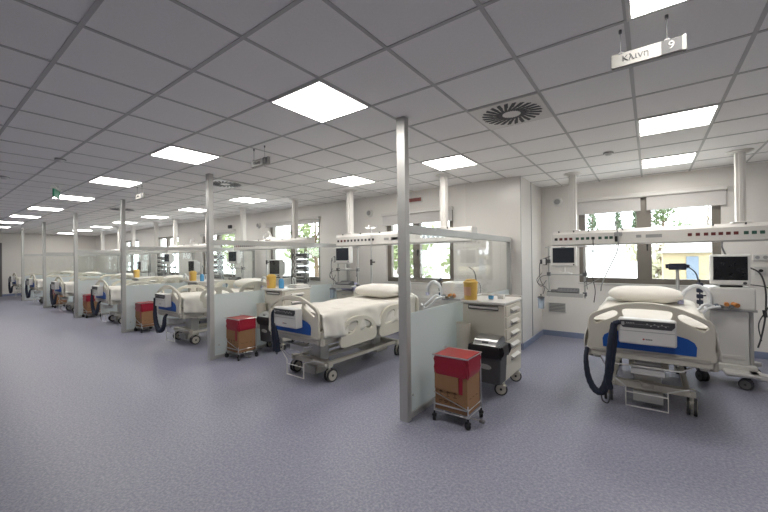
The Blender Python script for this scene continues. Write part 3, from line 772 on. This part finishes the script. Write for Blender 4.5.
def make_monitor():
    t = empty('patient_monitor')   # origin at the foot of its stand, screen faces -y
    MB().box(-.18, .18, -.05, .05, .10, .41, .02, seg=3).box(-.13, .13, .05, .12, .14, .37, .03, seg=3).build('monitor_case', 'device', t)
    MB().box(-.148, .148, -.054, -.049, .155, .385, .002).build('screen', 'screen2', t)
    MB().cyl((.14, -.05, .128), (.14, -.056, .128), .011, seg=12).box(-.03, .03, -.053, -.05, .39, .397).build('control_knob', 'dark', t)
    MB().cyl((0, .02, 0), (0, .02, .11), .022, seg=14).box(-.07, .07, -.04, .08, -.004, .012, .005).box(-.12, .12, -.03, .05, .085, .102, .006).build('stand', 'white', t)
    return t
def make_rack():
    t = empty('equipment_rack')   # hangs under the beam; z absolute, x local
    p_ = MB()
    for x in (-.25, .25): p_.cyl((x, .06, .86), (x, .06, 1.66), .014, seg=12)
    p_.build('rack_pole', 'alu', t)
    MB().box(-.28, .28, .045, .075, 1.205, 1.225, .004).box(-.30, .30, .04, .08, 1.63, 1.652, .004).build('cross_bar', 'alu', t)
    MB().box(-.25, .25, -.12, .12, .905, .93, .006).box(-.25, .25, -.13, -.118, .885, .945, .004).build('shelf', 'alu', t)
    cl_ = MB()
    for x, z in ((-.25, 1.22), (.25, 1.22), (.25, .92), (-.25, .92), (-.25, 1.42)): cl_.box(x-.028, x+.028, .03, .09, z-.03, z+.03, .008)
    cl_.build('clamp', 'grey', t)
    MB().box(-.09, .09, -.10, .08, 1.225, 1.240, .004).build('monitor_tray', 'white', t)
    cb = MB().tube([(-.22, .02, 1.50), (-.36, .0, 1.42), (-.37, .0, 1.15), (-.31, 0, 1.0), (-.33, 0, .9)], .006, 6, 5)
    cb.tube([(-.26, .02, 1.2), (-.34, -.03, 1.18), (-.40, -.02, 1.08), (-.30, .0, 1.02), (-.24, .0, .95)], .005, 6, 5)
    cb.tube([(-.28, .02, 1.12), (-.36, .03, 1.02), (-.42, 0, 1.12), (-.34, .0, 1.24)], .005, 6, 5)
    cb.tube([(.25, .02, 1.1), (.30, -.03, 1.16), (.27, 0, 1.28), (.29, 0, 1.0)], .006, 6, 5)
    cb.build('cable', 'grey', t)
    MB().box(-.32, -.27, .0, .05, 1.36, 1.47, .006).box(-.37, -.335, .0, .04, 1.38, 1.45, .006).build('flow_meter', 'dark', t)
    MB().box(-.33, -.285, -.02, .02, 1.37, 1.46, .004).build('flow_meter_scale', 'device', t)
    return t
def make_canister():
    t = empty('suction_canister')
    MB().lathe([(.04, 0), (.045, .01), (.05, .16), (.05, .165)], seg=20).build('canister_cup', 'plastic', t)
    MB().lathe([(.053, .165), (.053, .185), (.02, .20)], seg=20).cyl((0, 0, .2), (0, 0, .23), .01).build('canister_lid', 'grey', t)
    MB().box(-.02, .02, .045, .09, .12, .18, .004).build('bracket', 'midgrey', t)
    return t
def make_console():
    t = empty('infusion_console')
    MB().prism([(-.10, 0), (.06, 0), (.06, .07), (.02, .08), (-.10, .03)], 'x', -.13, .16).build('console_body', 'dark', t)
    k_ = MB(); k_.prism([(-.112, .028), (.03, .078), (.03, .083), (-.112, .034)], 'x', -.12, .15)
    for r_ in range(2):
        for c in range(6): k_.box(-.105+c*.044, -.075+c*.044, -.075+r_*.05, -.05+r_*.05, .045+r_*.02, .056+r_*.022, .002, rx=.4)
    k_.build('keypad', 'grey', t)
    MB().box(-.22, -.14, -.06, .05, 0, .055, .006).build('power_unit', 'grey', t)
    return t
def make_ventilator(hoses=True):
    t = empty('ventilator')
    bs = MB()
    bs.box(-.20, .20, -.20, .20, .15, .235, .02)
    bs.box(-.30, -.16, -.27, .30, .135, .185, .02, rz=.0).box(-.1, .2, -.36, -.18, .14, .185, .02)
    bs.prism([(.12, -.34), (.34, -.40), (.42, -.38), (.42, -.30), (.22, -.22), (.2, .2), (.34, .30), (.30, .36), (.12, .3)], 'z', .14, .185)
    bs.build('cart_base', 'white', t)
    for x, y, a in ((-.26, -.20, .5), (.10, -.30, 1.2), (-.22, .26, .2), (.28, .3, 2), (.37, -.33, .8)): add_caster(t, x, y, .06, .145, a, True, 'dark', hub='grey')
    MB().box(-.20, .14, -.16, .16, .23, .86, .02).build('pedestal', 'device', t)
    MB().box(-.16, .10, -.172, -.16, .30, .34, .006).build('pedestal_grip', 'paint', t)
    MB().box(.145, .185, -.12, .16, .20, 1.05, .01).build('side_channel', 'alu', t)
    MB().box(-.205, .195, -.185, .19, .86, 1.12, .02, seg=3).build('upper_case', 'device', t)
    MB().box(-.20, .20, -.198, -.188, .845, .872, .004).build('lower_trim', 'midgrey', t)
    MB().box(-.10, .10, -.12, .12, 1.12, 1.14, .006).build('neck', 'dark', t)
    s_ = MB().box(-.19, .15, -.20, -.11, 1.145, 1.50, .018, seg=3).box(-.15, .11, -.11, -.02, 1.18, 1.46, .03).build('display_case', 'device', t)
    sc_ = MB().box(-.165, .125, -.2045, -.199, 1.205, 1.475, .002).build('screen', 'screen', s_)
    MB().cyl((.10, -.2, 1.172), (.10, -.212, 1.172), .016, seg=14).build('control_knob', 'dark', s_)
    pt = MB(); pt.mi = 0
    pt.cyl((-.10, -.19, .90), (-.10, -.26, .90), .018).cyl((-.02, -.19, .90), (-.02, -.25, .905), .02); pt.mi = 1
    pt.cyl((.0, -.19, .93), (.03, -.25, .92), .025).cyl((-.055, -.19, .93), (-.06, -.24, .925), .022); pt.mi = 2
    pt.cyl((-.14, -.20, .91), (-.17, -.26, .90), .022)
    pt.build('hose_port', ['grey', 'orange', 'teal'], t)
    if hoses:
        h_ = MB(); h_.tube([(-.12, -.26, .90), (-.22, -.30, .88), (-.30, -.32, .80), (-.40, -.34, .72), (-.48, -.30, .75)], .014, 8, 14, corr=.15)
        h_.tube([(-.17, -.26, .90), (-.26, -.30, .92), (-.34, -.34, .84), (-.44, -.36, .76), (-.5, -.30, .78)], .014, 8, 14, corr=.15)
        h_.tube([(-.46, -.16, .93), (-.42, -.2, 1.06), (-.32, -.22, 1.13), (-.22, -.22, 1.06), (-.20, -.20, .93), (-.24, -.2, .86)], .022, 8, 14, corr=.12)
        h_.build('breathing_hose', 'hose', t)
        MB().cyl((-.46, -.16, .90), (-.46, -.16, .95), .03).build('hose_connector', 'lilac', t)
    cb = MB().tube([(.17, 0, 1.35), (.26, -.02, 1.28), (.30, -.04, 1.1), (.30, -.02, .8), (.27, .0, .55), (.24, 0, .42)], .009, 6, 5)
    cb.tube([(.16, .0, 1.15), (.34, -.02, 1.1), (.33, 0, .9), (.25, 0, .7), (.27, 0, .5)], .006, 6, 5)
    cb.cyl((.29, -.03, .86), (.30, -.03, .78), .018); cb.build('power_cable', 'dark', t)
    st = MB(); 
    for k in range(4): st.box(-.30, -.24, -.10, -.04, .90+k*.07, .95+k*.07, .01)
    st.tube([(-.27, -.07, .88), (-.27, -.07, 1.2)], .008, 6, 0); st.tube([(-.27, -.07, 1.0), (-.2, -.0, 1.0)], .008, 6, 0)
    st.build('sensor_block', 'navy', t)
    return t
def make_ivpole():
    t = empty('drip_stand')
    MB().cyl((0, 0, .10), (0, 0, 1.45), .018, seg=12).cyl((0, 0, 1.42), (0, 0, 2.05), .009, seg=10).build('pole', 'steel', t)
    h_ = MB().tube([(-.09, 0, 2.07), (-.10, 0, 2.04), (0, 0, 2.03), (.10, 0, 2.04), (.09, 0, 2.07)], .006, 6, 3).tube([(0, -.09, 2.07), (0, -.1, 2.04), (0, 0, 2.03), (0, .10, 2.04), (0, .09, 2.07)], .006, 6, 3)
    h_.build('hook', 'steel', t)
    b_ = MB()
    for k in range(5):
        a = 2*PI*k/5; b_.tube([(0, 0, .12), (math.cos(a)*.14, math.sin(a)*.14, .10), (math.cos(a)*.26, math.sin(a)*.26, .07)], .012, 8, 3)
        b_.cyl((math.cos(a)*.26-.01, math.sin(a)*.26, .03), (math.cos(a)*.26+.01, math.sin(a)*.26, .03), .03, seg=14)
    b_.build('wheeled_base', 'midgrey', t)
    MB().cyl((0, 0, 1.38), (0, 0, 1.48), .022, seg=12).box(.0, .07, -.02, .02, 1.42, 1.445, .005).build('clamp', 'dark', t)
    return t
def make_examlamp():
    t = empty('examination_lamp')
    MB().tube([(0, 0, 0), (.0, 0, .10), (.06, 0, .17), (.16, 0, .19), (.26, 0, .14), (.30, 0, .06)], .012, 8, 5).build('lamp_arm', 'paint', t)
    MB().lathe([(.02, .07), (.08, .055), (.13, .02), (.14, -.005), (.12, -.01)], (.30, 0, .0), 24).build('lamp_head', 'paint', t)
    MB().cyl((0, 0, -.01), (0, 0, .03), .03).build('lamp_mount', 'paint', t)
    return t
def make_pumpstack():
    t = empty('infusion_pump_stack')
    MB().cyl((0, 0, .1), (0, 0, 1.72), .015, seg=12).build('pole', 'steel', t)
    b_ = MB()
    for k in range(5):
        a = 2*PI*k/5; b_.tube([(0, 0, .12), (math.cos(a)*.14, math.sin(a)*.14, .10), (math.cos(a)*.26, math.sin(a)*.26, .07)], .012, 8, 3)
        b_.cyl((math.cos(a)*.26-.01, math.sin(a)*.26, .03), (math.cos(a)*.26+.01, math.sin(a)*.26, .03), .03, seg=14)
    b_.build('wheeled_base', 'midgrey', t)
    for k in range(5):
        z = .95+.14*k; p_ = MB().box(-.13, .13, -.16, -.02, z, z+.115, .012).build('syringe_pump', ['grey', 'midgrey'][k % 2], t)
        MB().box(-.10, .02, -.164, -.16, z+.05, z+.095).build('pump_display', 'dark', p_)
        MB().cyl((-.11, -.17, z+.03), (.08, -.17, z+.03), .012, seg=10).build('syringe', 'device', p_)
    c = MB()
    for k in range(5):
        z = 1.0+.14*k; c.tube([(.13, -.1, z), (.2+.02*k, -.12, z-.05), (.16, -.14, z-.25), (.24, -.1, z-.4)], .004, 6, 4)
        c.tube([(-.1, -.17, z), (-.19, -.16, z+.1), (-.15, -.1, z+.22)], .004, 6, 4)
    c.build('infusion_line', 'device', t)
    return t
def make_bedside():
    t = empty('bedside_cabinet')
    MB().box(-.22, .22, -.22, .22, .08, .86, .01).build('cabinet', 'cream', t)
    MB().box(-.24, .24, -.24, .24, .86, .885, .008).build('worktop', 'paint', t)
    for z0, z1 in ((.12, .5), (.52, .70), (.72, .84)):
        d_ = MB().box(-.20, .20, -.235, -.22, z0, z1, .004).build('drawer', 'cream', t)
        MB().box(-.06, .06, -.25, -.235, z1-.04, z1-.03, .003).build('drawer_handle', 'midgrey', d_)
    for x in (-.18, .18):
        for y in (-.18, .18): MB().cyl((x-.012, y, .03), (x+.012, y, .03), .03, seg=14).cyl((x, y, .04), (x, y, .085), .01, seg=8).build('caster', 'dark', t)
    return t

bed_down, bed_up = make_bed(False), make_bed(True)
pump_hang, pump_u = make_pump('hang'), make_pump('u')
sheet_p, pillow_p, pump_p, cart_p, trash_p, sharps_p = make_sheet(), make_pillow(), make_pump(), make_cart(), make_trash(), make_sharps()
redbin_p, mon_p, rack_p, can_p, cons_p, vent_p, iv_p, stack_p, side_p, lamp_p, bot_p = make_redbin(), make_monitor(), make_rack(), make_canister(), make_console(), make_ventilator(), make_ivpole(), make_pumpstack(), make_bedside(), make_examlamp(), make_bottle()
bay = ['in the right-hand bay', 'in the second bay from the right', 'in the third bay from the right',
       'in the fourth bay from the right', 'in the fifth bay from the right', 'in the sixth bay from the right', 'in the farthest left bay']
# beds : centre x, centre y, rotation, rails up
BEDS = [(-.03, 5.14, 0, False), (-3.48, 3.87, math.radians(-1), False), (-6.90, 3.86, 0, True), (-10.5, 3.87, 0, True), (-14.05, 3.80, 0, True), (-17.6, 3.80, 0, True), (-21.0, 3.80, 0, True)]
def L2W(b_, x, y, z=0):
    c, s_ = math.cos(b_[2]), math.sin(b_[2]); return (b_[0]+x*c-y*s_, b_[1]+x*s_+y*c, z)
for n_, b_ in enumerate(BEDS):
    place(bed_up if b_[3] else bed_down, (b_[0], b_[1], 0), b_[2], 'cream hospital bed with blue footboard panel ' + bay[n_], 'hospital bed', 'hospital beds, one in each bay')
    place(sheet_p, (b_[0], b_[1], 0), b_[2], 'white sheet over the mattress of the bed ' + bay[n_], 'bed sheet', 'white bed sheets')
    place(pillow_p, L2W(b_, -.03 if n_ != 1 else .02, .66, .895), b_[2], 'white pillow at the head of the bed ' + bay[n_], 'pillow', 'white pillows')
    place((pump_p, pump_hang)[n_] if n_ < 2 else pump_u, L2W(b_, 0 if n_ != 1 else .01, -1.063, .022), b_[2], 'white air pump with dark hose on the footboard ' + bay[n_], 'mattress pump', 'air pumps hung on the footboards')
# red bins by the partition feet
BINS = [(-1.45, 3.08, 0), (-5.08, 3.12, 0), (-8.68, 3.12, 0), (-12.15, 3.06, 0), (-15.65, 3.10, 0)]
for n_, (x, y, r_) in enumerate(BINS):
    place(redbin_p, (x, y, 0), r_, f'red-lidded cardboard waste box on a wire trolley by the foot of the {["nearest", "second", "third", "fourth", "fifth"][n_]} partition', 'waste trolley', 'red-lidded waste trolleys')
# carts
CARTS = [(-1.50, 4.15), (-5.04, 3.98), (-8.60, 4.35), (-12.05, 4.35)]
cn = ['right of the nearest glass partition', 'just right of the second partition', 'behind the second partition, in the third bay', 'in the fourth bay from the right']
for n_, (x, y) in enumerate(CARTS):
    place(cart_p, (x, y, 0), 0, 'cream five-drawer medical cart on wheels ' + cn[n_], 'drawer cart', 'cream drawer carts')
    place(trash_p, (x+.125, y-.44, .20), 0, 'chrome-lidded grey bin on the cart ' + cn[n_], 'waste bin', 'chrome-lidded waste bins')
    place(sharps_p, (x-.18, y-.20, 1.01), 0, 'yellow sharps container on the cart ' + cn[n_], 'sharps container', 'yellow sharps containers')
for (x, y, m_, s_, l) in [(-1.50, 4.12, 'bluebottle', (.05, .05, .05), 'small blue box beside the yellow sharps container on the nearest cart'), (-1.40, 4.18, 'device', (.07, .06, .045), 'small white box beside the blue box on the nearest cart')]:
    o = empty('small_box', (x, y, 1.01)); tag(o, l, 'box'); MB().box(-s_[0]/2, s_[0]/2, -s_[1]/2, s_[1]/2, 0, s_[2], .004).build('carton', m_, o)
    MB().box(-s_[0]/2-.001, s_[0]/2+.001, -s_[1]/2-.001, s_[1]/2+.001, s_[2]-.008, s_[2]+.001, .002).build('carton_lid', 'device', o)
place(bot_p, (-5.03, 3.84, 1.01), 0, 'blue plastic pump bottle on the cart by the second partition', 'bottle', 'blue bottles')
place(bot_p, (-8.45, 4.2, 1.01), 0, 'blue pump bottle on the cart in the third bay', 'bottle', 'blue bottles')
o = empty('tray', (-4.93, 4.12, 1.01)); tag(o, 'pale stacked trays on the cart behind the second bed', 'tray')
MB().box(-.12, .12, -.14, .14, 0, .03, .008).build('lower_tray', 'device', o); MB().box(-.11, .11, -.13, .13, .03, .055, .008).build('upper_tray', 'paint', o)

# supply beams
b0 = make_beam(3.0, .28, 2.17); b0.location = (-1.24, 6.2, 0)
xs = [.07+.105*k for k in range(4)]+[.50+.105*k for k in range(4)]+[.94+.10*k for k in range(3)]
beam_outlets(b0, [.05, .12, .19, .26, .35, .42, .49, .56, .65, .73, .79], ['black', 'red', 'red', 'red', 'green', 'green', 'green', 'black', 'green', 'green', 'green'])
beam_outlets(b0, [1.67, 1.75, 1.83, 1.90, 1.97, 2.04, 2.11, 2.20, 2.27, 2.34, 2.44, 2.52, 2.60], ['red']*7+['green']*6)
bx_ = MB().box(.835, .89, -.04, .005, 1.70, 1.83, .01).build('regulator', 'black', b0)
MB().box(1.09, 1.15, -.004, .002, 1.75, 1.79).box(1.20, 1.38, -.004, .002, 1.745, 1.79).build('grey_plate', 'midgrey', b0)
sc_ = MB()
for x in (.09, .30, .5, .93, 1.9, 2.2, 2.48): sc_.cyl((x, .02, 1.875), (x, .0, 1.888), .010, seg=8)
sc_.build('screw_cap', 'dark', b0)
tag(b0, 'long white medical supply beam with red and green outlets before the wide window', 'supply beam', 'ceiling-hung supply beams')
cables = MB().tube([(.56, -.01, 1.76), (.565, -.02, 1.5), (.55, -.02, 1.2), (.58, -.01, .98), (.56, 0, .8)], .006, 6, 5)
cables.box(.53, .57, -.03, .01, 1.56, 1.585, .006); cables.build('hanging_cable', 'black', b0)
MB().tube([(1.98, -.01, 1.66), (1.98, -.02, 1.58), (2.03, -.02, 1.46), (2.10, -.02, 1.42)], .010, 6, 5).build('thick_cable', 'grey', b0)
def std_beam(loc, lab, L=2.75, c0=.27, c1=2.26, dz=.07):
    t = make_beam(L, c0, c1); t.location = loc
    beam_outlets(t, [.06+.085*k for k in range(11)], ['black', 'red', 'red', 'dark', 'dark', 'dark', 'dark', 'dark', 'dark', 'dark', 'black'])
    beam_outlets(t, [1.95+.085*k for k in range(6)], ['dark']*6)
    MB().box(1.30, 1.62, -.004, .002, 1.74, 1.79).build('grey_plate', 'midgrey', t)
    beam_details(t, L, lab); tag(t, lab, 'supply beam', 'ceiling-hung supply beams'); return t
b1 = std_beam((-4.86, 5.0, .07), 'white supply beam hung above the second bay bed, left of the nearest partition')
for ch in b1.children:
    if ch.name.startswith('ceiling_column'):
        for v in ch.data.vertices:
            if v.co.z > 2.5: v.co.z -= .07
        for c2 in ch.children:
            c2.data.transform(Matrix.Translation((0, 0, -.07)))
for n_, x in ((2, -8.45), (3, -12.2), (4, -15.6), (5, -19.0)):
    c = copy_tree(b1); c.location = (x, 5.0, .07); tag(c, 'white supply beam on two ceiling columns ' + bay[n_], 'supply beam')

# per-bay equipment beneath the beams: (x, y) of rack
RK = [(0, -1.04, 6.08, .0), (1, -4.60, 4.98, .07), (2, -8.2, 4.9, .07), (3, -11.85, 4.9, .07), (4, -15.4, 4.9, .07)]
for n_, x, y, dz in RK:
    place(rack_p, (x, y-.0, dz), 0, 'white pole rack with shelf hanging from the beam ' + bay[n_], 'equipment rack', 'hanging equipment racks')
    place(mon_p, (x-.02, y-.02, 1.242+dz-.0), math.radians(4), 'white patient monitor with dark screen on the rack ' + bay[n_], 'monitor', 'patient monitors on the racks')
    place(cons_p, (x+.02, y-.02, .93+dz), 0, 'black console with keys on the rack shelf ' + bay[n_], 'console', 'consoles on the rack shelves')
    place(can_p, (x-.36, y+.0, .62+dz+.05), 0, 'clear suction canister beside the rack ' + bay[n_], 'suction canister', 'suction canisters')
place(vent_p, (.75, 5.86, 0), math.radians(3), 'tall white ventilator on wheels with dark screen, right of the nearest bed', 'ventilator', 'ventilators beside the beds')
v2 = copy_tree(vent_p); v2.location = (-2.40, 5.18, 0); v2.rotation_euler = (0, 0, math.radians(3)); tag(v2, 'low white ventilator without screen, seen through the nearest glass partition', 'ventilator', 'ventilators beside the beds')
for ch in list(v2.children):
    if ch.name.split('.')[0] in ('display_case', 'neck'):
        for c2 in list(ch.children): bpy.data.objects.remove(c2)
        bpy.data.objects.remove(ch)
t = empty('breathing_hose', (-3.02, 4.62, 0)); tag(t, 'pair of white breathing hoses drooping beside the second bed, behind the nearest partition glass', 'hose')
MB().tube([(-.16, .1, 1.30), (-.08, .05, 1.26), (0, 0, 1.18), (.02, 0, 1.05), (-.02, 0, .95), (-.04, 0, .84)], .018, 8, 14, corr=.12).build('hose_arm', 'hose', t)
MB().tube([(-.16, .12, 1.28), (-.04, .07, 1.22), (.06, .02, 1.12), (.07, 0, 1.0), (.03, 0, .9), (.05, 0, .82)], .018, 8, 14, corr=.12).build('hose_arm', 'hose', t)
MB().lathe([(.05, 0), (.06, .03), (.05, .10), (.02, .13)], (-.18, .11, 1.24), 20).build('humidifier_head', 'device', t)
place(vent_p, (-6.1, 4.7, 0), math.radians(3), 'white ventilator in the third bay, left of the second bed', 'ventilator', 'ventilators beside the beds')
place(vent_p, (-9.7, 4.75, 0), 0, 'distant white ventilator ' + bay[3], 'ventilator', 'ventilators beside the beds')
place(vent_p, (-13.2, 4.75, 0), 0, 'distant white ventilator ' + bay[4], 'ventilator', 'ventilators beside the beds')
place(iv_p, (-3.94, 4.93, 0), .3, 'chrome drip stand behind the second bed, between monitor and partition post', 'drip stand', 'chrome drip stands')
place(iv_p, (-7.5, 5.3, 0), .3, 'chrome drip stand behind the bed ' + bay[2], 'drip stand', 'chrome drip stands')
place(stack_p, (-6.05, 5.25, 0), .2, 'pole stacked with syringe pumps and lines in front of the third bay window', 'pump stack', 'pole stacks of pumps')
place(stack_p, (-9.4, 5.2, 0), .2, 'pole stacked with syringe pumps in the fourth bay', 'pump stack', 'pole stacks of pumps')
place(stack_p, (-12.95, 5.2, 0), .2, 'far pole of syringe pumps in the fifth bay', 'pump stack', 'pole stacks of pumps')
place(side_p, (-4.72, 5.30, 0), 0, 'cream bedside cabinet under the monitor behind the second bed', 'bedside cabinet', 'bedside cabinets')
o = MB().box(-.17, .17, -.14, .14, 0, .10, .045, rx=.0, seg=3).box(-.12, .12, -.1, .1, .08, .14, .04, seg=3).build('folded_pad', 'lilac'); o.location = (-4.70, 5.24, .885); tag(o, 'lilac folded pad on the bedside cabinet under the second bay monitor', 'pad')
place(lamp_p, (-7.35, 5.12, 1.96), 0, 'white examination lamp arching over the supply beam of the third bay', 'lamp', 'examination lamps')
place(lamp_p, (-11.0, 5.12, 1.96), 0, 'white examination lamp arching over the supply beam of the fourth bay', 'lamp', 'examination lamps')
# bay 0 extras: infusion tubing hanging, clamp pole
t = empty('bedhead_pole', (.31, 6.46, 0)); tag(t, 'chrome pole with dark blue handle device behind the head of the nearest bed', 'pole')
MB().cyl((0, 0, .55), (0, 0, 1.30), .02, seg=12).cyl((0, 0, 0), (0, 0, .56), .03, seg=12).build('pole', 'steel', t)
MB().box(-.10, .10, -.04, .03, 1.29, 1.38, .015).cyl((-.13, 0, 1.34), (-.10, 0, 1.34), .03, seg=12).cyl((.10, 0, 1.34), (.13, 0, 1.34), .025, seg=12).build('clamp_device', 'navy', t)
MB().tube([(.12, -.02, 1.33), (.19, -.04, 1.25), (.23, -.03, 1.1), (.28, -.02, 1.02)], .008, 6, 5).build('cable', 'dark', t)
MB().box(-.15, .15, -.15, .15, 0, .03, .01).build('foot_plate', 'midgrey', t)
t = empty('drip_hook', (-.44, 6.17, 0)); tag(t, 'curved steel drip hook with clear tubing on the beam over the nearest bed', 'drip hook')
MB().tube([(.08, -.02, 1.99), (.05, -.02, 1.96), (.08, -.02, 1.80), (.07, -.02, 1.58), (-.02, -.05, 1.35), (-.12, -.06, 1.1), (-.14, -.06, .98)], .009, 8, 5).box(.03, .13, -.02, .005, 1.78, 1.84, .006).build('rod', 'midgrey', t)
MB().tube([(.08, -.03, 1.70), (.0, -.04, 1.5), (-.10, -.05, 1.38), (-.22, -.05, 1.33), (-.16, -.05, 1.28), (-.08, -.05, 1.32), (-.12, -.05, 1.2), (-.26, -.05, 1.1), (-.36, -.05, 1.04)], .006, 6, 5).build('tubing', 'midgrey', t)
